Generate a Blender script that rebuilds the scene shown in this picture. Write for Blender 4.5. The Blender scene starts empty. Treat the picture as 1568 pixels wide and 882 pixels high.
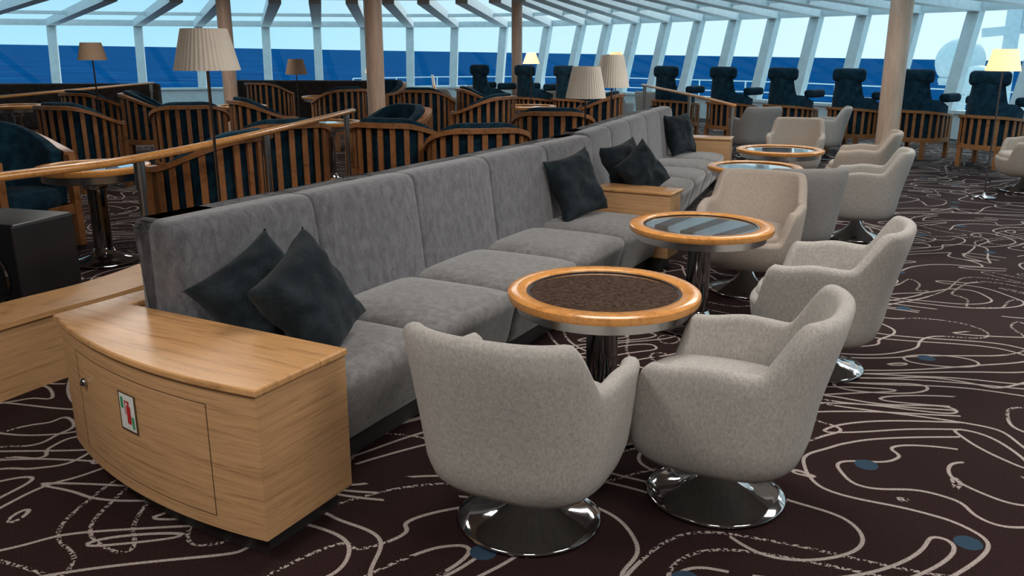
import bpy, bmesh, math, random
from mathutils import Vector, Matrix, noise
random.seed(4)
sc=bpy.context.scene
sc.view_settings.view_transform='Standard'
# ------------------------------------------------------------------ materials
def newmat(name):
    m=bpy.data.materials.new(name); m.use_nodes=True
    return m, m.node_tree, m.node_tree.nodes['Principled BSDF']
def link(nt,a,b): nt.links.new(a,b)
def ramp(nt,fac,stops):
    r=nt.nodes.new('ShaderNodeValToRGB')
    els=r.color_ramp.elements
    while len(els)<len(stops): els.new(0.5)
    for e,(p,c) in zip(els,stops):
        e.position=p; e.color=(*c,1)
    link(nt,fac,r.inputs['Fac']); return r.outputs['Color']
def coords(nt,scale=(1,1,1)):
    tc=nt.nodes.new('ShaderNodeTexCoord'); mp=nt.nodes.new('ShaderNodeMapping')
    mp.inputs['Scale'].default_value=scale
    link(nt,tc.outputs['Object'],mp.inputs['Vector']); return mp.outputs['Vector']
def noi(nt,vec,scale,detail=3,dist=0,rough=.5):
    n=nt.nodes.new('ShaderNodeTexNoise'); n.inputs['Scale'].default_value=scale
    n.inputs['Detail'].default_value=detail; n.inputs['Distortion'].default_value=dist
    n.inputs['Roughness'].default_value=rough
    link(nt,vec,n.inputs['Vector']); return n.outputs['Fac']
def bump(nt,bs,h,strength=.3,dist=.01):
    b=nt.nodes.new('ShaderNodeBump'); b.inputs['Strength'].default_value=strength
    b.inputs['Distance'].default_value=dist
    link(nt,h,b.inputs['Height']); link(nt,b.outputs['Normal'],bs.inputs['Normal'])
def plain(name,col,rough=.5,metal=0,spec=.5,emi=None,es=0):
    m,nt,b=newmat(name)
    v=coords(nt); n=noi(nt,v,6,2)
    c=ramp(nt,n,[(.3,tuple(x*.93 for x in col)),(.7,tuple(min(1,x*1.05) for x in col))])
    link(nt,c,b.inputs['Base Color'])
    b.inputs['Roughness'].default_value=rough; b.inputs['Metallic'].default_value=metal
    b.inputs['Specular IOR Level'].default_value=spec
    if emi: b.inputs['Emission Color'].default_value=(*emi,1); b.inputs['Emission Strength'].default_value=es
    return m
def wood(name,c1,c2,scale=(3,3,40),rough=.35):
    m,nt,b=newmat(name)
    v=coords(nt,scale)
    n=noi(nt,v,1.2,6,.6,.7); n2=noi(nt,v,5,2)
    mx=nt.nodes.new('ShaderNodeMath'); mx.operation='MULTIPLY_ADD'; mx.inputs[1].default_value=.35
    link(nt,n2,mx.inputs[0]); link(nt,n,mx.inputs[2])
    c=ramp(nt,mx.outputs[0],[(.46,c2),(.64,c1),(.85,tuple(min(1,x*1.18) for x in c1))])
    link(nt,c,b.inputs['Base Color']); b.inputs['Roughness'].default_value=rough
    bump(nt,b,n,.06,.005); return m
def fabric(name,c1,c2,ms=9,fs=260,bs=.35,sheen=.25,lo=.42,hi=.6,vs=(1,1,1),fw=.35):
    m,nt,b=newmat(name)
    v=coords(nt,vs); v2=coords(nt); n=noi(nt,v,ms,5,.4,.65); f=noi(nt,v2,fs,2)
    mx=nt.nodes.new('ShaderNodeMath'); mx.operation='MULTIPLY_ADD'; mx.inputs[1].default_value=fw
    link(nt,f,mx.inputs[0]); 
    sub=nt.nodes.new('ShaderNodeMath'); sub.operation='SUBTRACT'; sub.inputs[1].default_value=fw/2
    link(nt,n,sub.inputs[0]); link(nt,sub.outputs[0],mx.inputs[2])
    c=ramp(nt,mx.outputs[0],[(lo,c1),(hi,c2)])
    link(nt,c,b.inputs['Base Color']); b.inputs['Roughness'].default_value=.95
    b.inputs['Specular IOR Level'].default_value=.15
    b.inputs['Sheen Weight'].default_value=sheen
    bump(nt,b,f,bs,.003); return m
M_oak=wood('oak',(.56,.31,.135),(.40,.20,.075),(3,3,25),.28)
M_oaktop=wood('oak_top',(.57,.31,.13),(.34,.16,.058),(2.2,38,10),.25)
M_oakside=wood('oak_veneer',(.52,.30,.145),(.31,.165,.07),(2.2,2.2,70),.42)
M_rim=wood('oak_varnished',(.62,.28,.08),(.42,.17,.042),(14,14,14),.18)
M_frame=wood('cherry_frame',(.32,.135,.05),(.18,.07,.024),(10,10,10),.35)
M_sofa=fabric('grey_velvet',(.068,.068,.078),(.140,.140,.154),26,150,.25,.45,.34,.68,(1,1,.55))
M_seat=fabric('grey_velvet_seat',(.110,.105,.105),(.200,.192,.188),24,150,.25,.45,.34,.68)
M_chair=fabric('light_grey_tweed',(.34,.32,.298),(.54,.515,.48),110,420,.7,.1,.30,.72,(1,1,.6))
M_chair2=fabric('beige_tweed',(.37,.31,.26),(.51,.44,.375),110,420,.6,.1,.30,.72,(1,1,.6))
M_chair3=fabric('slate_tweed',(.24,.23,.22),(.35,.34,.33),110,420,.6,.1,.30,.72,(1,1,.6))
M_pil=fabric('charcoal_velvet',(.009,.014,.018),(.019,.028,.034),7,150,.15,.06)
M_navy=fabric('navy_fabric',(.004,.021,.038),(.011,.046,.075),9,200,.2,.05)
M_dark=fabric('dark_brown_fabric',(.03,.022,.02),(.05,.04,.035),9,200,.2,.05)
M_chrome=plain('chrome',(.50,.50,.505),.07,1)
M_dchrome=plain('dark_chrome',(.34,.33,.325),.08,1)
M_steel=plain('brushed_steel',(.52,.52,.52),.25,1)
M_plinth=plain('plinth_steel',(.10,.095,.095),.45,.7)
M_white=plain('white_paint',(.76,.82,.84),.45)
M_black=plain('black_plastic',(.012,.012,.014),.4)
M_line=plain('seam_dark',(.08,.045,.02),.7)
M_red=plain('red_print',(.5,.02,.02),.5)
M_green=plain('green_print',(.03,.3,.12),.5)
M_sign=plain('sign_white',(.75,.75,.72),.4)
M_ceil=plain('ceiling_paint',(.62,.60,.56),.7)
M_wall=plain('wall_paint',(.42,.36,.3),.7)
M_shade=plain('pleated_shade',(.80,.72,.62),.8)
M_shade_b=plain('pleated_shade_brown',(.34,.23,.15),.8)
M_shade_lit=plain('pleated_shade_lit',(.8,.6,.4),.8,emi=(1,.60,.27),es=1.15)
M_col=wood('column_veneer',(.66,.46,.34),(.54,.36,.25),(6,6,1),.4)
M_stone,nt,b=newmat('stone_inlay'); v=coords(nt); n=noi(nt,v,60,4,0,.75)
c=ramp(nt,n,[(.38,(.022,.013,.010)),(.62,(.125,.075,.05))]); link(nt,c,b.inputs['Base Color'])
b.inputs['Roughness'].default_value=.1; b.inputs['Coat Weight'].default_value=1; b.inputs['Coat Roughness'].default_value=.01
M_glass=bpy.data.materials.new('window_glass'); M_glass.use_nodes=True; nt=M_glass.node_tree; nt.nodes.clear()
o=nt.nodes.new('ShaderNodeOutputMaterial'); t=nt.nodes.new('ShaderNodeBsdfTransparent'); g=nt.nodes.new('ShaderNodeBsdfGlossy')
t.inputs['Color'].default_value=(.90,.98,.99,1); g.inputs['Roughness'].default_value=.02
mx=nt.nodes.new('ShaderNodeMixShader'); mx.inputs[0].default_value=.02
link(nt,t.outputs[0],mx.inputs[1]); link(nt,g.outputs[0],mx.inputs[2]); link(nt,mx.outputs[0],o.inputs[0])
def carpet():
    m,nt,b=newmat('patterned_carpet')
    def math(op,a,b2=None,c=None):
        n=nt.nodes.new('ShaderNodeMath'); n.operation=op
        for i,x in enumerate((a,b2,c)):
            if x is None: continue
            if isinstance(x,(int,float)): n.inputs[i].default_value=x
            else: link(nt,x,n.inputs[i])
        return n.outputs[0]
    tc=nt.nodes.new('ShaderNodeTexCoord').outputs['Object']
    def layer(seed,sx,sy,scale,dist,K,w,rot=0):
        def f(dx,dy):
            mp=nt.nodes.new('ShaderNodeMapping'); mp.inputs['Location'].default_value=((seed+dx*sx),(seed*.7+dy*sy),0)
            mp.inputs['Scale'].default_value=(sx,sy,1); link(nt,tc,mp.inputs['Vector'])
            n=nt.nodes.new('ShaderNodeTexNoise'); n.noise_dimensions='2D'
            n.inputs['Scale'].default_value=scale; n.inputs['Detail'].default_value=1.0; n.inputs['Distortion'].default_value=dist
            link(nt,mp.outputs['Vector'],n.inputs['Vector']); return n.outputs['Fac']
        e=.004
        f0=f(0,0); gx=math('SUBTRACT',f(e,0),f0); gy=math('SUBTRACT',f(0,e),f0)
        g=math('SQRT',math('ADD',math('MULTIPLY',gx,gx),math('MULTIPLY',gy,gy)))
        g=math('MAXIMUM',math('MULTIPLY',g,K/e),.15)
        d=math('DIVIDE',math('ABSOLUTE',math('SUBTRACT',math('FRACT',math('MULTIPLY',f0,K)),.5)),g)
        mr=nt.nodes.new('ShaderNodeMapRange'); link(nt,d,mr.inputs['Value'])
        mr.inputs['From Min'].default_value=w*.75; mr.inputs['From Max'].default_value=w*1.05
        mr.inputs['To Min'].default_value=1; mr.inputs['To Max'].default_value=0
        return mr.outputs['Result']
    l1=layer(5.3,.62,1.15,.95,1.2,8.5,.0080)
    l2=layer(17.1,.75,.9,.9,1.4,8,.0085)
    sp=math('GREATER_THAN',noi(nt,tc,75,1),.5)
    mask=math('GREATER_THAN',noi(nt,tc,.7,1),.52)
    mask2=math('GREATER_THAN',noi(nt,tc,1.1,1),.40)
    grain=noi(nt,tc,160,2)
    l2=math('MULTIPLY',l2,math('MAXIMUM',sp,mask))
    l1=math('MULTIPLY',l1,mask2)
    line=math('MAXIMUM',l1,l2)
    vo=nt.nodes.new('ShaderNodeTexVoronoi'); vo.voronoi_dimensions='2D'; vo.inputs['Scale'].default_value=1.0
    link(nt,tc,vo.inputs['Vector'])
    sepc=nt.nodes.new('ShaderNodeSeparateColor'); link(nt,vo.outputs['Color'],sepc.inputs[0])
    dot=math('MULTIPLY',math('LESS_THAN',vo.outputs['Distance'],.045),math('GREATER_THAN',sepc.outputs[0],.2))
    base=ramp(nt,grain,[(.3,(.013,.0058,.006)),(.7,(.032,.0155,.0145))])
    cream=ramp(nt,grain,[(.3,(.22,.18,.165)),(.65,(.46,.40,.37))])
    m1=nt.nodes.new('ShaderNodeMix'); m1.data_type='RGBA'
    link(nt,line,m1.inputs[0]); link(nt,base,m1.inputs[6]); link(nt,cream,m1.inputs[7])
    m2=nt.nodes.new('ShaderNodeMix'); m2.data_type='RGBA'
    link(nt,dot,m2.inputs[0]); link(nt,m1.outputs[2],m2.inputs[6]); m2.inputs[7].default_value=(.028,.055,.088,1)
    link(nt,m2.outputs[2],b.inputs['Base Color']); b.inputs['Roughness'].default_value=.95
    b.inputs['Specular IOR Level'].default_value=.12
    bump(nt,b,grain,.4,.004); return m
M_carpet=carpet()
M_sea,nt,b=newmat('sea_water'); v=coords(nt,(.25,1,1)); n=noi(nt,v,.08,8,.3,.75)
c=ramp(nt,n,[(.38,(.001,.040,.145)),(.58,(.003,.085,.25)),(.74,(.05,.20,.38))]); link(nt,c,b.inputs['Base Color'])
b.inputs['Roughness'].default_value=1; b.inputs['Specular IOR Level'].default_value=0
# ------------------------------------------------------------------ mesh helpers
def mesh_from(name,verts,faces,mat,smooth=True):
    me=bpy.data.meshes.new(name); me.from_pydata([tuple(v) for v in verts],[],faces); me.update()
    me.materials.append(mat)
    if smooth:
        for p in me.polygons: p.use_smooth=True
    return me
def fixn(me,doubles=True):
    bm=bmesh.new(); bm.from_mesh(me)
    if doubles: bmesh.ops.remove_doubles(bm,verts=bm.verts,dist=1e-5)
    bmesh.ops.recalc_face_normals(bm,faces=bm.faces); bm.to_mesh(me); bm.free(); return me
def obj(name,me,parent=None,loc=(0,0,0),rot=(0,0,0),sharp=False):
    o=bpy.data.objects.new(name,me); sc.collection.objects.link(o)
    o.location=loc; o.rotation_euler=rot
    if parent: o.parent=parent
    return o
def empty(name,loc=(0,0,0),rz=0,scale=1):
    e=bpy.data.objects.new(name,None); sc.collection.objects.link(e); e.location=loc; e.rotation_euler=(0,0,rz)
    e.scale=(scale,)*3; e.empty_display_size=.1; return e
def join_geo(parts):
    V=[];F=[]
    for v,f in parts:
        k=len(V); V+=v; F+=[tuple(i+k for i in q) for q in f]
    return V,F
def box_geo(x0,x1,y0,y1,z0,z1):
    v=[(x,y,z) for x in(x0,x1) for y in(y0,y1) for z in(z0,z1)]
    f=[(0,1,3,2),(4,6,7,5),(0,4,5,1),(2,3,7,6),(0,2,6,4),(1,5,7,3)]
    return v,f
def lathe_geo(prof,seg=48,cx=0,cy=0,rho=None):
    V=[];F=[]
    for r,z in prof:
        for i in range(seg):
            a=2*math.pi*i/seg; k=rho(a) if rho else 1
            V.append((cx+r*k*math.sin(a),cy-r*k*math.cos(a),z))
    for j in range(len(prof)-1):
        for i in range(seg):
            i2=(i+1)%seg
            F.append((j*seg+i,j*seg+i2,(j+1)*seg+i2,(j+1)*seg+i))
    return V,F
def lathe(name,prof,mat,seg=48,rho=None):
    V,F=lathe_geo(prof,seg,rho=rho); return fixn(mesh_from(name,V,F,mat))
def sharpen(me,ang=40):
    bm=bmesh.new(); bm.from_mesh(me)
    for e in bm.edges:
        if len(e.link_faces)==2 and e.calc_face_angle(0)>math.radians(ang): e.smooth=False
    bm.to_mesh(me); bm.free(); return me
def rbox(name,x0,x1,y0,y1,z0,z1,r,mat,puff=0,n=7,fn=None,ylist=None):
    h=((x1-x0)/2,(y1-y0)/2,(z1-z0)/2); c=((x1+x0)/2,(y1+y0)/2,(z1+z0)/2); r=min(r,min(h)*.98)
    def lst(hh,ax):
        a=[-hh,-hh+.3*r,-hh+.65*r]; s=hh-r
        mid=[-s+2*s*i/n for i in range(n+1)]
        if ax==1 and ylist: mid=sorted(set(mid+[y-c[1] for y in ylist if abs(y-c[1])<s]))
        return a+mid+[-x for x in a[::-1]]
    L=[lst(x,i) for i,x in enumerate(h)]; V=[];F=[]
    for ax in range(3):
        u,w=[i for i in range(3) if i!=ax]
        for sg in(-1,1):
            k=len(V); nu=len(L[u]); nw=len(L[w])
            for a in L[u]:
                for b_ in L[w]:
                    p=[0,0,0]; p[ax]=sg*h[ax]; p[u]=a; p[w]=b_
                    V.append(p)
            for i in range(nu-1):
                for j in range(nw-1):
                    F.append((k+i*nw+j,k+(i+1)*nw+j,k+(i+1)*nw+j+1,k+i*nw+j+1))
    out=[]
    for p in V:
        q=[max(-(h[i]-r),min(h[i]-r,p[i])) for i in range(3)]
        d=Vector([p[i]-q[i] for i in range(3)])
        if d.length>1e-9: d=d.normalized()*r
        P=Vector(q)+d
        if puff and P.z>0:
            P.z+=puff*max(0,1-(P.x/h[0])**4)*max(0,1-(P.y/h[1])**4)
        P=P+Vector(c)
        if fn: P=Vector(fn(P))
        out.append(P)
    return fixn(mesh_from(name,out,F,mat))
def tube_geo(pts,r,sides=12,flat=1.0):
    V=[];F=[]; pts=[Vector(p) for p in pts]
    for i,p in enumerate(pts):
        T=(pts[min(i+1,len(pts)-1)]-pts[max(i-1,0)]).normalized()
        ref=Vector((0,0,1)) if abs(T.z)<.95 else Vector((0,1,0))
        S=T.cross(ref).normalized(); U=S.cross(T)
        for k in range(sides):
            a=2*math.pi*k/sides; V.append(tuple(p+S*math.cos(a)*r+U*math.sin(a)*r*flat))
    for i in range(len(pts)-1):
        for k in range(sides):
            k2=(k+1)%sides; F.append((i*sides+k,i*sides+k2,(i+1)*sides+k2,(i+1)*sides+k))
    F.append(tuple(range(sides))[::-1]); n=(len(pts)-1)*sides; F.append(tuple(range(n,n+sides)))
    return V,F
def beam_geo(p,q,w,d,out=None):
    p=Vector(p);q=Vector(q);T=(q-p).normalized()
    ref=Vector(out) if out is not None else (Vector((0,0,1)) if abs(T.z)<.9 else Vector((0,1,0)))
    S=T.cross(ref).normalized(); U=S.cross(T).normalized(); V=[]
    for c in(p,q):
        for a,b_ in((-1,-1),(1,-1),(1,1),(-1,1)): V.append(tuple(c+S*a*w/2+U*b_*d/2))
    return V,[(0,1,2,3),(7,6,5,4),(0,4,5,1),(1,5,6,2),(2,6,7,3),(3,7,4,0)]
def flatmesh(name,geo,mat): 
    return fixn(mesh_from(name,geo[0],geo[1],mat,False),False)
def ss(a,b,x):
    t=max(0,min(1,(x-a)/(b-a))); return t*t*(3-2*t)
def superr(p): 
    return lambda a: 1/((abs(math.sin(a))**p+abs(math.cos(a))**p)**(1/p))
def faceang(fx,fy): return math.atan2(-fx,fy)
# ------------------------------------------------------------------ camera
cam=bpy.data.cameras.new('camera'); co=bpy.data.objects.new('camera',cam); sc.collection.objects.link(co)
co.location=(0,0,1.6); co.rotation_euler=(math.radians(90-15.6),0,0)
cam.sensor_width=36; cam.lens=29.85; cam.clip_end=20000; sc.camera=co
# ------------------------------------------------------------------ room shell
wallp=[(-21,-4),(-21,18),(-19.5,21.5),(-17.5,23.5),(-15.3,24.5),(-13.2,25.3),(-11,26),(-9.4,26.5),(-7.5,26.9),(-6,27.2),(-4.6,27.4),(-3.2,27.5),(-1.85,27.5),(-.4,27.2),(.8,26.6)]
for i in range(0,11): wallp.append((1.65+6.6*i/10,25.6-9.2*i/10))
wallp+= [(8.85,15.2),(9.35,13.8),(9.75,12.3),(10.0,10.6),(10.15,8.8),(10.3,6),(10.4,-4)]
n_w=len(wallp)
def normal_at(i):
    a=Vector(wallp[max(i-1,0)]); b=Vector(wallp[min(i+1,n_w-1)]); T=(b-a).normalized(); return Vector((-T.y,T.x))
SZ=.5; HZ=2.40; LEAN=.5
me=bpy.data.meshes.new('floor'); me.from_pydata([(x,y,0) for x,y in wallp],[],[tuple(range(n_w))[::-1]]); me.materials.append(M_carpet); obj('floor',me)
heads=[]; 
for i in range(n_w):
    N=normal_at(i); heads.append((wallp[i][0]+N.x*LEAN,wallp[i][1]+N.y*LEAN))
inner=[]
C=Vector((-2,9))
for i in range(n_w):
    h=Vector(heads[i]); 
    if 0<i<n_w-1: inner.append(h.lerp(C,.47))
    else: inner.append(h)
CZ=2.72
first=1; last=n_w-2
ce=[(*wallp[0],CZ)]+[(p.x,p.y,CZ) for p in inner[first:last+1]]+[(*wallp[-1],CZ)]
me=bpy.data.meshes.new('ceiling'); me.from_pydata(ce,[],[tuple(range(len(ce)))]); me.materials.append(M_ceil); obj('ceiling',me)
g=[]
for i in range(first,last): g.append(beam_geo((*inner[i],CZ-.02),(*inner[i+1],CZ-.02),.14,.12))
obj('trim_ceiling_edge',flatmesh('trim',join_geo(g),M_col))
g=[];gs=[];gm=[];gb=[]
for i in range(1,n_w-2):
    a=wallp[i];b2=wallp[i+1]
    g.append(beam_geo((*a,SZ/2),(*b2,SZ/2),.1,SZ)); gs.append(beam_geo((*a,SZ),(*b2,SZ),.22,.06))
    gs.append(beam_geo((*heads[i],HZ),(*heads[i+1],HZ),.18,.17))
    v=[(*a,SZ+.03),(*b2,SZ+.03),(*heads[i+1],HZ),(*heads[i],HZ)]
    obj('window_%d'%i,flatmesh('glass',(v,[(0,1,2,3)]),M_glass))
for i in range(1,n_w-1):
    N=normal_at(i)
    gm.append(beam_geo((*wallp[i],SZ),(*heads[i],HZ),.24,.18,(N.x,N.y,0)))
    gb.append(beam_geo((*heads[i],HZ),(*inner[i],CZ-.06),.26,.20))
for f in(.45,):
    for i in range(1,n_w-2):
        p=Vector((*heads[i],HZ)).lerp(Vector((*inner[i],CZ-.06)),f); q=Vector((*heads[i+1],HZ)).lerp(Vector((*inner[i+1],CZ-.06)),f)
        gb.append(beam_geo(p,q,.10,.08))
obj('wall_front',flatmesh('wall',join_geo(g),M_white)); obj('trim_window_sill',flatmesh('sill',join_geo(gs),M_white))
obj('trim_window_mullions',flatmesh('mull',join_geo(gm),M_white)); obj('trim_skylight_beams',flatmesh('sky',join_geo(gb),M_white))
obj('wall_left',flatmesh('w',box_geo(-21.3,-21,-4,18,0,CZ),M_wall)); obj('wall_right',flatmesh('w',box_geo(10.4,10.6,-4,6,0,CZ),M_wall))
obj('wall_back',flatmesh('w',box_geo(-21,10.4,-4.2,-4,0,CZ),M_wall))
me=bpy.data.meshes.new('sea'); R=9000
me.from_pydata([(-R,-R,0),(R,-R,0),(R,R,0),(-R,R,0)],[],[(0,1,2,3)]); me.materials.append(M_sea)
s=obj('sea',me,loc=(0,0,-16)); s.rotation_euler=(0,math.radians(.9),0)
# ------------------------------------------------------------------ columns
def column(x,y,r):
    e=empty('wood_column',(x,y,0))
    obj('shaft',lathe('shaft',[(r,0.0),(r,CZ)],M_col,32),e)
    obj('base_ring',lathe('ring',[(r,.0),(r+.02,.0),(r+.02,.1),(r,.1)],M_steel,32),e)
for c_ in[(5.5,12.6,.155),(-1.92,12.3,.125),(-5.3,16.4,.13),(.1,18.2,.11)]: column(*c_)
# ------------------------------------------------------------------ sofas
def sofa(name,loc,rz,y0,yback,yseat,nb,depth,ns=None):
    ns=ns or nb
    e=empty(name,(*loc,0),rz)
    wb=(yback-y0)/nb; seams=[y0+wb*i for i in range(1,nb)]
    yl=[]
    for s_ in seams: yl+=[s_+d for d in(-.09,-.05,-.025,-.013,-.006,0,.006,.013,.025,.05,.09)]
    def fn(P):
        t=(P.z-.1)/.85
        x,y,z=P.x,P.y,P.z
        front=x>.05
        if x>.12: x-=.11*t
        d=min([abs(y-s_) for s_ in seams]+[9])
        g=.011*math.exp(-(d/.007)**2)+.010*math.exp(-(d/.08)**2)
        if front: x-=g
        if z>.85: z-=g*.6
        return (x,y,z)
    obj('back',rbox('back',0,.35,y0+.002,yback-.002,.10,.965,.055,M_sofa,0,14,fn,yl),e)
    ws=(yseat-y0)/ns
    for i in range(ns):
        yc=y0+ws*(i+.5)
        def fs(P):
            x=P.x
            if x>depth-.2:
                k=(P.z-.12)/.33; x-=.08*(1-min(1,k))*((x-depth+.2)/.2)
                x+=.018*max(0,1-((P.y-yc)/(ws/2))**2)*ss(.2,.4,P.z)
            return (x,P.y,P.z)
        obj('seat_cushion_%d'%(i+1),rbox('seat',.20,depth,y0+ws*i+.001,y0+ws*(i+1)-.001,.12,.415,.05,M_seat,.045,9,fs),e)
    obj('plinth',flatmesh('plinth',box_geo(.06,depth-.16,y0+.03,yback-.03,0,.13),M_plinth),e)
    return e
RZ1=-math.atan2(.478,.878); O1=(-1.46,3.40)
sofa('sofa',(-1.44,3.41),RZ1,-.14,3.90,3.61,5,.96)
RZ2=-math.atan2(.352,.936); O2=(.36,6.90)
sofa('sofa',O2,RZ2,.10,3.80,3.80,5,.90)
def boxcab(loc,rz,x0,x1,y0,y1,zt=.6):
    e=empty('end_box',(*loc,0),rz)
    obj('body',rbox('body',x0,x1,y0,y1,.1,zt-.025,.008,M_oakside,0,2),e)
    obj('top',rbox('top',x0-.01,x1+.015,y0-.012,y1+.012,zt-.025,zt,.01,M_oaktop,0,2),e)
    obj('plinth',flatmesh('pl',box_geo(x0+.05,x1-.06,y0+.02,y1-.02,0,.1),M_plinth),e)
boxcab(O1,RZ1,.38,.98,3.675,3.93)
boxcab(O2,RZ2,.02,.93,3.83,4.15)
e=empty('fire_extinguisher_cabinet',(*O1,0),RZ1)
def arc(s,off=0,L=(-.12,-.38),Rr=(1.09,-.57),bul=.085):
    x=L[0]+(Rr[0]-L[0])*s; y=L[1]+(Rr[1]-L[1])*s-bul*4*s*(1-s)
    sl=(Rr[1]-L[1])-bul*4*(1-2*s); T=Vector((Rr[0]-L[0],sl)).normalized(); N=Vector((T.y,-T.x))
    return Vector((x,y))+N*off
def cabpoly(off,ins=0):
    P=[arc(i/24,off) for i in range(25)]
    P[0].x-=off; P[-1].x+=off
    P+= [Vector((1.09+off,-.15)),Vector((-.0,-.15)),Vector((-.0,.07)),Vector((-.12-off,.07))]
    return P
def prism(P,z0,z1):
    n=len(P); V=[(p.x,p.y,z0) for p in P]+[(p.x,p.y,z1) for p in P]
    return V,[tuple(range(n))[::-1],tuple(range(n,2*n))]+[(i,(i+1)%n,n+(i+1)%n,n+i) for i in range(n)]
obj('body',flatmesh('b',prism(cabpoly(0),.1,.597),M_oakside),e)
o=obj('top',flatmesh('b',prism(cabpoly(.014),.597,.622),M_oaktop),e)
bv=o.modifiers.new('bevel','BEVEL'); bv.width=.006; bv.segments=2
obj('plinth',flatmesh('b',prism(cabpoly(-.07),0,.1),M_plinth),e)
def strip(sa,sb,z0,z1,off=.0015,n=20):
    V=[];F=[]
    for i in range(n+1):
        p=arc(sa+(sb-sa)*i/n,off); V+= [(p.x,p.y,z0),(p.x,p.y,z1)]
    for i in range(n): F.append((2*i,2*i+2,2*i+3,2*i+1))
    return V,F
obj('door_seam',flatmesh('seam',join_geo([strip(.155,.835,.535,.5375),strip(.155,.835,.145,.1475),strip(.155,.1575,.145,.5375),strip(.8325,.835,.145,.5375)]),M_line),e)
q=.06
obj('sign_plate',flatmesh('sign',strip(.392+q,.468+q,.345,.475,.004),M_sign),e)
obj('sign_frame',flatmesh('sign',join_geo([strip(.386+q,.474+q,.338,.345,.004),strip(.386+q,.474+q,.475,.481,.004),strip(.386+q,.392+q,.338,.481,.004),strip(.468+q,.474+q,.338,.481,.004)]),M_line),e)
obj('extinguisher_icon',flatmesh('icon',join_geo([strip(.428+q,.448+q,.370,.435,.0055,4),strip(.434+q,.442+q,.435,.450,.0055,4),strip(.420+q,.444+q,.447,.453,.0055,4),strip(.420+q,.423+q,.40,.45,.0055,4)]),M_red),e)
obj('green_icon',flatmesh('icon',join_geo([strip(.400+q,.412+q,.42,.462,.0055,4),strip(.452+q,.462+q,.355,.40,.0055,4)]),M_green),e)
p=arc(.215)
o=obj('lock',lathe('lock',[(0,.0),(.016,.0),(.016,.012),(.008,.022),(0,.022)],M_chrome,20),e,(p.x,p.y,.43),(math.radians(90),0,0))
# ------------------------------------------------------------------ cushions
def pillow_mesh(seed,S=.225,T=.085):
    n=34; V=[];F=[]
    for sg in(1,-1):
        k=len(V)
        for i in range(n+1):
            for j in range(n+1):
                u=-1+2*i/n; v=-1+2*j/n
                x=S*u*(1-.12*(1-v*v)*abs(u)**3) ; y=S*v*(1-.12*(1-u*u)*abs(v)**3)
                t=T*((1-u**4)*(1-v**4))**.62
                w=noise.noise(Vector((u*1.9+seed,v*1.9,sg*3)))*.026+noise.noise(Vector((u*4+seed,v*2.2,sg*3)))*.012
                bend=.03*noise.noise(Vector((u*.9+seed*2,v*.9,7)))+.02*(u*u*v)
                V.append((x,y,sg*(t+w*min(1,t/T*1.5))+bend ))
        for i in range(n):
            for j in range(n): F.append((k+i*(n+1)+j,k+(i+1)*(n+1)+j,k+(i+1)*(n+1)+j+1,k+i*(n+1)+j+1))
    return fixn(mesh_from('pillow',V,F,M_pil))
def pillow(O,rz,a,n,z,face,tilt,spin,seed,S=.225,T=.085):
    Mx=Matrix.Translation((*O,0))@Matrix.Rotation(rz,4,'Z')@Matrix.Translation((n,a,z))@Matrix.Rotation(math.radians(face),4,'Z')@Matrix.Rotation(math.radians(90-tilt),4,'Y')@Matrix.Rotation(math.radians(spin),4,'Z')
    o=obj('throw_pillow',pillow_mesh(seed,S,T)); o.matrix_world=Mx
pillow(O1,RZ1,.11,.45,.645,-30,34,30,1.0,.21,.10)
pillow(O1,RZ1,.13,.70,.655,10,24,20,2.3,.225,.10)
pillow(O1,RZ1,3.22,.43,.675,-15,20,8,3.7,.24)
pillow(O1,RZ1,4.18,.42,.68,-8,18,5,5.1)
pillow(O1,RZ1,4.06,.62,.68,-25,24,30,6.1,.2)
pillow(O2,RZ2,3.35,.43,.68,-20,18,0,7.7,.24)
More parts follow.
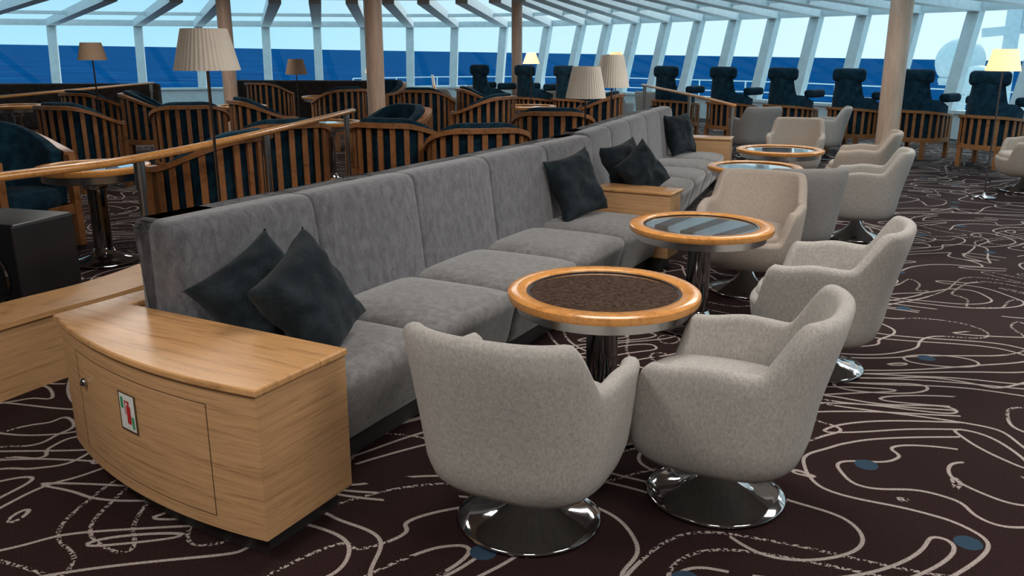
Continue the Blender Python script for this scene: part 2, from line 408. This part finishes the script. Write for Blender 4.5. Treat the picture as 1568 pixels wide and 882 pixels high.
# ------------------------------------------------------------------ tub swivel chair
def make_tub():
    rho=superr(3.1); seg=128; T=.062
    def H(ph):
        h=.61+(.79-.61)*(1-ss(43,63,ph)) -.012*ss(70,112,ph)
        h+=.012*ss(66,90,ph)*(1-ss(90,115,ph))
        h=h+( .405-h)*ss(121,137,ph)
        return h
    PT=[(.19,.0),(.192,.225),(.205,.268),(.235,.296),(.29,.316),(.36,.326),(.48,.338),(.62,.350),(.80,.370)]
    def R(z):
        if z<=PT[1][0]: return PT[1][1]
        for (a,ra),(b_,rb) in zip(PT[1:],PT[2:]):
            if z<=b_: return ra+(rb-ra)*(z-a)/(b_-a)
        return PT[-1][1]
    V=[];F=[];rows=None
    for i in range(seg):
        a=2*math.pi*i/seg; ph=math.degrees(min(a,2*math.pi-a)); h=H(ph); k=rho(a)
        col=[]
        def add(r,z,kk=k):
            lean=-.05*ss(.35,.8,z)*max(0,math.cos(a))
            col.append((r*kk*math.sin(a),-r*kk*math.cos(a)+lean,z))
        add(0.001,.19);add(.12,.19)
        for z in(.192,.205,.235,.27,.30,.335): add(R(z),z)
        z1=h-T/2
        for j in range(1,7):
            z=.335+(z1-.335)*j/6; add(R(z),z)
        for j in range(1,6):
            t=math.pi*j/6; rc=R(z1)-T/2; add(rc+T/2*math.cos(t),z1+T/2*math.sin(t))
        for j in range(0,6):
            z=z1+(.385-z1)*j/5; add(R(max(z,.36))-T,z)
        add(.2,.388);add(.08,.39);add(.001,.39)
        rows=len(col); V+=col
    for i in range(seg):
        i2=(i+1)%seg
        for j in range(rows-1): F.append((i*rows+j,i2*rows+j,i2*rows+j+1,i*rows+j+1))
    shell=fixn(mesh_from('shell',V,F,M_chair))
    cush=lathe('seat',[(.001,.36),(.22,.36),(.26,.375),(.272,.41),(.265,.44),(.24,.455),(.15,.465),(.001,.468)],M_chair,64,rho)
    base=lathe('base',[(.001,.004),(.25,.004),(.258,.010),(.25,.018),(.21,.026),(.15,.042),(.10,.068),(.062,.105),(.042,.15),(.036,.19),(.001,.19)],M_chrome,64)
    return shell,cush,base
SH,CU,BA=make_tub()
def variant(me,mat):
    m=me.copy(); m.materials.clear(); m.materials.append(mat); return m
TUB={'g':(SH,CU),'b':(variant(SH,M_chair2),variant(CU,M_chair2)),'s':(variant(SH,M_chair3),variant(CU,M_chair3))}
def tub(x,y,fx,fy,k='g',s=1.0):
    e=empty('swivel_tub_chair',(x,y,0),faceang(fx,fy),s)
    obj('shell',TUB[k][0],e); obj('seat',TUB[k][1],e,(0,.03,0)); obj('base',BA,e)
tub(.06,2.69,.42,.9); tub(.76,2.86,-.9,.44); tub(1.58,4.20,-.88,.47,'g'); tub(1.62,5.68,-.45,-.89,'b')
tub(2.12,6.45,-.1,1,'s'); tub(3.05,7.42,-.92,.4); tub(3.72,9.15,-.92,.4,'b'); tub(3.5,10.6,-.4,-.9,'b')
tub(3.75,13.4,-.2,.98,'s'); tub(4.75,13.2,-.9,.4); tub(6.05,10.0,-.9,.3,'b')
for x,y in[(-1.5,19.8),(-2.4,20.3),(-.8,19.2),(-.7,21.6),(1.2,18.9),(2.1,17.6),(3.0,18.4),(-3.6,21.4)]: tub(x,y,.5,.8)
# ------------------------------------------------------------------ round tables
def make_table():
    parts=[('rim',lathe('rim',[(.328,.595),(.328,.618),(.335,.625),(.397,.625),(.408,.618),(.41,.60),(.405,.588),(.37,.583),(.30,.583)],M_rim,72)),
    ('inlay',lathe('inlay',[(.001,.612),(.330,.612)],M_stone,72)),
    ('inner_ring',lathe('ir',[(.316,.6125),(.330,.6125),(.330,.616),(.316,.616),(.316,.6125)],M_black,72)),
    ('steel_band',lathe('band',[(.001,.535),(.35,.535),(.368,.54),(.37,.585),(.30,.585)],M_steel,72)),
    ('collar',lathe('collar',[(.001,.475),(.085,.475),(.09,.48),(.09,.54),(.001,.54)],M_chrome,40)),
    ('column',lathe('colm',[(.068,.05),(.068,.48)],M_dchrome,40)),
    ('foot',lathe('foot',[(.001,.004),(.25,.004),(.26,.012),(.25,.022),(.16,.035),(.09,.06),(.07,.10)],M_chrome,64))]
    for n,m in parts: sharpen(m,50)
    return parts
TP=make_table()
def table(x,y,s=1.0,zs=1.0):
    e=empty('round_cocktail_table',(x,y,0)); e.scale=(s,s,zs)
    for n,m in TP: obj(n,m,e)
table(.39,3.48);table(1.11,4.90,1.02);table(2.14,7.50);table(2.78,8.87,1.08)
for x,y in[(-3.2,6.5),(-8.0,14.0),(-4.35,13.9),(-3.65,16.8),(-2.28,10.7),(.5,10.3),(.3,13.8)]: table(x,y,1.0,1.22)
# ------------------------------------------------------------------ slatted armchair
def make_slat(high=False):
    rho=superr(2.4); r0=.40
    def zr(ph): return .96-.20*ss(25,125,ph)
    if high: 
        def zr(ph): return .74-.06*ss(25,125,ph)
    def P(deg,r,z):
        a=math.radians(deg); k=rho(a); return Vector((r*k*math.sin(a),-r*k*math.cos(a),z))
    def sweep(a0,a1,n,ri,ro,zf0,zf1):
        V=[];F=[]
        for i in range(n+1):
            d=a0+(a1-a0)*i/n; z0=zf0(abs(d)); z1=zf1(abs(d))
            V+= [tuple(P(d,ri,z0)),tuple(P(d,ro,z0)),tuple(P(d,ro,z1)),tuple(P(d,ri,z1))]
        for i in range(n):
            for k in range(4):
                k2=(k+1)%4; F.append((4*i+k,4*i+k2,4*i+4+k2,4*i+4+k))
        F.append((0,1,2,3)[::-1]); F.append(tuple(4*n+k for k in range(4))); return V,F
    fr=[sweep(-132,132,56,r0-.035,r0+.035,lambda p:zr(p)-.04,zr), sweep(-132,132,56,r0-.02,r0+.015,lambda p:.26,lambda p:.33)]
    for d in(-132,132,-38,38):
        top=zr(abs(d))-.02 if abs(d)>100 else .3
        fr.append(beam_geo(P(d,r0,0),P(d,r0,top),.06,.06))
    a=P(-132,r0,.30);b_=P(132,r0,.30); fr.append(beam_geo(a,b_,.03,.08))
    for d in range(-112,113,16):
        z1=zr(abs(d))-.02; pa=P(d,r0,.30); pb=P(d,r0,z1); t=(P(d+2,r0,0)-P(d-2,r0,0)).normalized()
        fr.append(beam_geo(pa,pb,.018,.045,tuple(t)))
    frame=flatmesh('frame',join_geo(fr),M_frame)
    if high:
        hf=lambda p: 1.30-.40*ss(30,50,p)-.10*ss(60,120,p)
    else:
        hf=lambda p: zr(p)+.035-.03*ss(90,125,p)
    up=sweep(-122,122,72,r0-.13,r0-.045,lambda p:.33,hf)
    uph=fixn(mesh_from('up',*up,M_navy))
    cu=lathe('cush',[(.001,.30),(.27,.30),(.30,.33),(.30,.43),(.27,.47),(.001,.48)],M_navy,48,rho)
    return frame,uph,cu
SL=make_slat(); HI=make_slat(True)
PAD=[rbox('pad',-.43,-.26,-.05,.36,.86,.99,.05,M_navy,0,4),rbox('pad',.26,.43,-.05,.36,.86,.99,.05,M_navy,0,4)]
HEADR=rbox('headrest',-.28,.28,-.36,-.20,1.14,1.35,.07,M_navy,0,4)
def slat(x,y,fx,fy,s=1.0,kind=SL,name='slatted_armchair'):
    e=empty(name,(x,y,0),faceang(fx,fy),s)
    obj('frame',kind[0],e); 
    o=obj('upholstery',kind[1],e); bv=o.modifiers.new('bevel','BEVEL'); bv.width=.02; bv.segments=3; bv.limit_method='ANGLE'; bv.angle_limit=math.radians(60)
    obj('seat',kind[2],e)
    if kind is HI:
        for p_ in PAD: obj('arm_pad',p_,e)
        obj('headrest',HEADR,e)
for a in[(-5.1,10.2,.3,.9),(-3.84,10.3,-.3,.9),(-2.11,7.75,-.5,.85),(-1.0,7.85,.35,.95),(-4.1,6.95,.9,-.4),(-2.30,6.5,-1,.25),(-3.2,11.2,.8,.5),(-1.35,9.4,-.6,-.7),(-.4,12.2,-.8,.5),(-.3,7.35,-.2,1),(.45,9.3,.1,1),
          (-6.4,13.3,.4,.9),(-5.4,13.0,.9,.3),(-7.6,10.4,.3,.9),(-2.9,14.6,-.6,.7),(-1.4,14.3,.3,.9),(-.5,14.6,.9,.2),(1.2,12.8,-.9,.3),(-2.6,17.6,-.5,-.8),(-4.9,17.6,.4,.9)]:
    slat(*a,s=1.04)
for px,t in[(752,17.5),(820,17),(880,16.4),(1032,16),(1118,15.3),(1208,14.5),(1308,13.8),(1408,13.2),(1520,12.1)]:
    X=(px-784)/1300*t; slat(round(X,2),round(t*1.015,2),.80,.6,.99,HI,'high_back_lounge_chair')
def banq(x,y,w,rz):
    e=empty('banquette',(x,y,0),rz)
    obj('back',rbox('b',-w/2,w/2,-.1,.12,.1,.98,.06,M_dark,0,6),e); obj('seat',rbox('b',-w/2,w/2,.10,.75,.1,.45,.06,M_dark,0,6),e)
    obj('plinth',flatmesh('p',box_geo(-w/2+.05,w/2-.05,0,.68,0,.12),M_frame),e)
banq(-9.6,17.3,5.2,0); banq(-4.6,19.2,3.4,-.1); banq(-9.2,11.9,2.4,.1)
# ------------------------------------------------------------------ lamps
def shade_mesh(rb,rt,h,mat):
    seg=168; V=[];F=[]
    for j,(f) in enumerate((0,.03,.5,.97,1)):
        for i in range(seg):
            a=2*math.pi*i/seg; r=(rb+(rt-rb)*f)*(1+(.012 if i%4<2 else -.012)*(1 if 0<j<4 else .3)); V.append((r*math.sin(a),r*math.cos(a),h*f))
    for j in range(4):
        for i in range(seg):
            i2=(i+1)%seg; F.append((j*seg+i,j*seg+i2,(j+1)*seg+i2,(j+1)*seg+i))
    return fixn(mesh_from('shade',V,F,mat))
def lamp(x,y,zb,zt,rb=.175,rt=.12,mat=M_shade,lit=False):
    e=empty('floor_lamp',(x,y,0)); obj('shade',shade_mesh(rb,rt,zt-zb,mat),e,(0,0,zb))
    obj('stem',lathe('stem',[(.009,.02),(.009,zb+.03),(.016,zb+.04),(.016,zb+.1),(.001,zb+.1)],M_chrome,16),e)
    obj('base',lathe('base',[(.001,.0),(.13,.0),(.13,.015),(.02,.03),(.009,.06)],M_chrome,32),e)
    obj('fitter',flatmesh('fit',join_geo([beam_geo((-rb*.85,0,zb+.05),(rb*.85,0,zb+.05),.006,.006),beam_geo((0,-rb*.85,zb+.05),(0,rb*.85,zb+.05),.006,.006)]),M_chrome),e)
lamp(-1.72,4.95,1.495,1.72,.18,.125); lamp(.70,8.25,1.17,1.46,.19,.13); lamp(1.08,9.45,1.22,1.56,.19,.12)
lamp(-5.2,10.9,1.49,1.70,.17,.12,M_shade_b); lamp(-3.62,14.7,1.22,1.47,.18,.12,M_shade_b); lamp(-2.45,15.6,1.22,1.48,.16,.11,M_shade_lit)
lamp(.34,15.6,1.38,1.57,.15,.08,M_shade_lit); lamp(1.82,15.4,1.37,1.58,.15,.10,M_shade_lit); lamp(5.35,9.55,1.39,1.62,.175,.12,M_shade_lit)
# ------------------------------------------------------------------ kerb with handrail
def smoothline(P,n=8):
    out=[]; P=[Vector(p) for p in P]
    for i in range(len(P)-1):
        p0=P[max(i-1,0)];p1=P[i];p2=P[i+1];p3=P[min(i+2,len(P)-1)]
        for k in range(n):
            t=k/n; out.append(.5*((2*p1)+(p2-p0)*t+(2*p0-5*p1+4*p2-p3)*t*t+(3*p1-p0-3*p2+p3)*t**3))
    out.append(P[-1]); return out
def rail(name,pts,posts,z0=0,lowz=.0):
    e=empty(name); L=smoothline(pts)
    obj('handrail',fixn(mesh_from('rail',*tube_geo(L,.030,14,.75),M_rim)),e)
    for x,y,z in posts:
        V=join_geo([lathe_geo([(.0215,z0),(.0215,z-.17),(.03,z-.17),(.03,z-.02+.0),(.012,z-.02)],20,x,y),lathe_geo([(.04,z0),(.04,z0+.012),(.02,z0+.012)],20,x,y)])
        obj('post',sharpen(fixn(mesh_from('post',*V,M_steel))),e)
    return e
KP=[(-3.35,2.2,0),(-2.82,3.1,0),(-2.42,3.95,0),(-2.06,4.70,0),(-1.80,6.27,0),(-1.58,8.5,0)]
rp=[(p[0],p[1],1.03) for p in KP]; rp[-1]=(-1.58,8.6,1.03)
rail('handrail',rp,[(-2.06,4.70,1.03),(-1.80,6.27,1.03),(-1.60,8.35,1.03),(-2.82,3.1,1.03)],.37)
L=smoothline(KP); V=[];F=[];V2=[];
for i,p in enumerate(L):
    T=(L[min(i+1,len(L)-1)]-L[max(i-1,0)]).normalized(); N=Vector((T.y,-T.x,0))
    for nn,z in((-.22,0),(.10,0),(.10,.345),(-.22,.345)): V.append(tuple(p+N*nn+Vector((0,0,z))))
    for nn,z in((-.23,.345),(.115,.345),(.115,.37),(-.23,.37)): V2.append(tuple(p+N*nn+Vector((0,0,z))))
for i in range(len(L)-1):
    for k in range(4): k2=(k+1)%4; F.append((4*i+k,4*i+k2,4*i+4+k2,4*i+4+k))
n4=4*(len(L)-1); F+= [(0,1,2,3),(n4,n4+1,n4+2,n4+3)]
e=empty('low_kerb_partition'); obj('body',flatmesh('k',(V,F),M_oakside),e); obj('cap',flatmesh('k',(V2,list(F)),M_oak),e)
rail('handrail',[(2.95,11.5,.90),(2.75,13,.95),(2.4,16,1.0)],[(2.95,11.6,.90),(2.72,13.3,.95),(2.42,15.9,1.0)],0)
rail('handrail',[(-6.9,11.2,1.0),(-6.95,14,1.0),(-7.0,17.0,1.0)],[(-6.9,11.3,1.0),(-6.95,14,1.0),(-7.0,16.9,1.0)],0)
rail('handrail',[(-1.5,16.5,1.15),(-1.35,15.2,.98),(-1.3,14.9,.85)],[(-1.48,16.4,1.13),(-1.32,15.0,.9)],0)
# subwoofer
e=empty('subwoofer_speaker',(-2.92,4.85,0),-.3)
obj('cabinet',rbox('c',-.26,.26,-.22,.22,.02,.68,.02,M_black,0,2),e)
obj('feet',flatmesh('f',join_geo([box_geo(a,a+.05,b_,b_+.05,0,.025) for a in(-.24,.19) for b_ in(-.2,.15)]),M_black),e)
obj('driver',sharpen(lathe('d',[(.001,.0),(.05,.0),(.15,-.03),(.165,.0),(.18,.008),(.19,0)],M_dchrome,40)),e,(0,-.228,.36),(math.radians(90),0,0))
# ------------------------------------------------------------------ outside
def dome(x,y,z,r):
    e=empty('radar_dome',(x,y,0)); prof=[(.001+r*math.sin(math.pi*i/16),z-r*math.cos(math.pi*i/16)) for i in range(1,16)]
    prof=[(r*.75,z-r*1.0)]+prof[3:]+[(.001,z+r)]
    obj('dome',lathe('d',prof,M_white,32),e); obj('mast',lathe('m',[(r*.4,-.6),(r*.4,z-r*.9),(r*.8,z-r*.9),(r*.8,z-r*.7)],M_white,20),e)
dome(15.3,30,1.25,.78); dome(13.6,25.5,.7,.5)
e=empty('radar_mast',(17.2,30.5,0)); obj('mast',flatmesh('m',join_geo([beam_geo((0,0,-.6),(0,0,4),.35,.35),beam_geo((-1,0,2.2),(1.2,0,2.4),.15,.3),beam_geo((-.6,0,3.2),(.8,0,3.2),.12,.2),lathe_geo([(.01,2.4),(.3,2.4),(.3,3.0),(.01,3.1)],16,.5,0)]),M_white),e)
e=empty('deck_railing'); g=[]
for z in(-.1,.25,.6): g.append(tube_geo([(-6,33,z),(-3,35,z),(0,35.5,z),(4,34,z),(9,29,z),(13,21,z)],.018,8))
for x,y in[(-6,33),(-4.5,34),(-3,35),(-1.5,35.3),(0,35.5),(1.3,35),(2.7,34.5),(4,34),(5.3,32.6),(6.7,31.2),(8,29.9),(9,29),(10,27),(11,25),(12,23),(13,21)]: g.append(beam_geo((x,y,-.6),(x,y,.6),.04,.04))
obj('bars',flatmesh('b',join_geo(g),M_white),e)
obj('foredeck',flatmesh('fd',prism([Vector(p) for p in[(-24,10),(-18,26),(-6,34),(0,36),(10,36),(19,33),(19,21),(18,8)]],-.9,-.6),M_white))
# ------------------------------------------------------------------ light
SD=Vector((math.sin(math.radians(42))*math.cos(math.radians(32)),math.cos(math.radians(42))*math.cos(math.radians(32)),math.sin(math.radians(32))))
w=bpy.data.worlds.new('sky'); sc.world=w; w.use_nodes=True; nt=w.node_tree
bg=nt.nodes['Background']; tc=nt.nodes.new('ShaderNodeTexCoord'); sp=nt.nodes.new('ShaderNodeSeparateXYZ')
link(nt,tc.outputs['Generated'],sp.inputs[0])
c=ramp(nt,sp.outputs['Z'],[(0,(.42,.72,.86)),(.06,(.33,.65,.84)),(.5,(.42,.72,.87))])
dp=nt.nodes.new('ShaderNodeVectorMath'); dp.operation='DOT_PRODUCT'; link(nt,tc.outputs['Generated'],dp.inputs[0]); dp.inputs[1].default_value=SD
mr=nt.nodes.new('ShaderNodeMapRange'); mr.inputs['From Min'].default_value=.45; mr.inputs['From Max'].default_value=1.0; mr.inputs['To Max'].default_value=.95
link(nt,dp.outputs['Value'],mr.inputs['Value'])
mx=nt.nodes.new('ShaderNodeMix'); mx.data_type='RGBA'; link(nt,mr.outputs['Result'],mx.inputs[0]); link(nt,c,mx.inputs[6]); mx.inputs[7].default_value=(.85,.95,.97,1)
link(nt,mx.outputs[2],bg.inputs['Color']); bg.inputs['Strength'].default_value=1.2
sl=bpy.data.lights.new('sun','SUN'); sl.energy=1.3; sl.angle=math.radians(8); sl.color=(1,.97,.92)
so=bpy.data.objects.new('sun',sl); sc.collection.objects.link(so); so.rotation_euler=SD.to_track_quat('Z','Y').to_euler()
def area(x,y,z,s,p,col=(1,.955,.90)):
    l=bpy.data.lights.new('ceiling_fill_light','AREA'); l.size=s; l.energy=p; l.color=col
    o=bpy.data.objects.new('ceiling_fill_light',l); sc.collection.objects.link(o); o.location=(x,y,z)
for x,y,p in[(0,-.6,60),(2.2,1.2,54),(-2.0,1.2,46),(.6,4.2,44),(3.4,4.6,48),(-2.5,6,24),(2.6,8.2,42),(-4.5,9.5,26),(5.6,9,26),(-.5,10.6,26),(-5.2,14.2,34),(0,15,34),(-9,13.5,26),(3.6,11.6,22)]: area(x,y,2.66,1.0,p)  # overhead ambient fill; the farthest lights are added to brighten the backlit columns
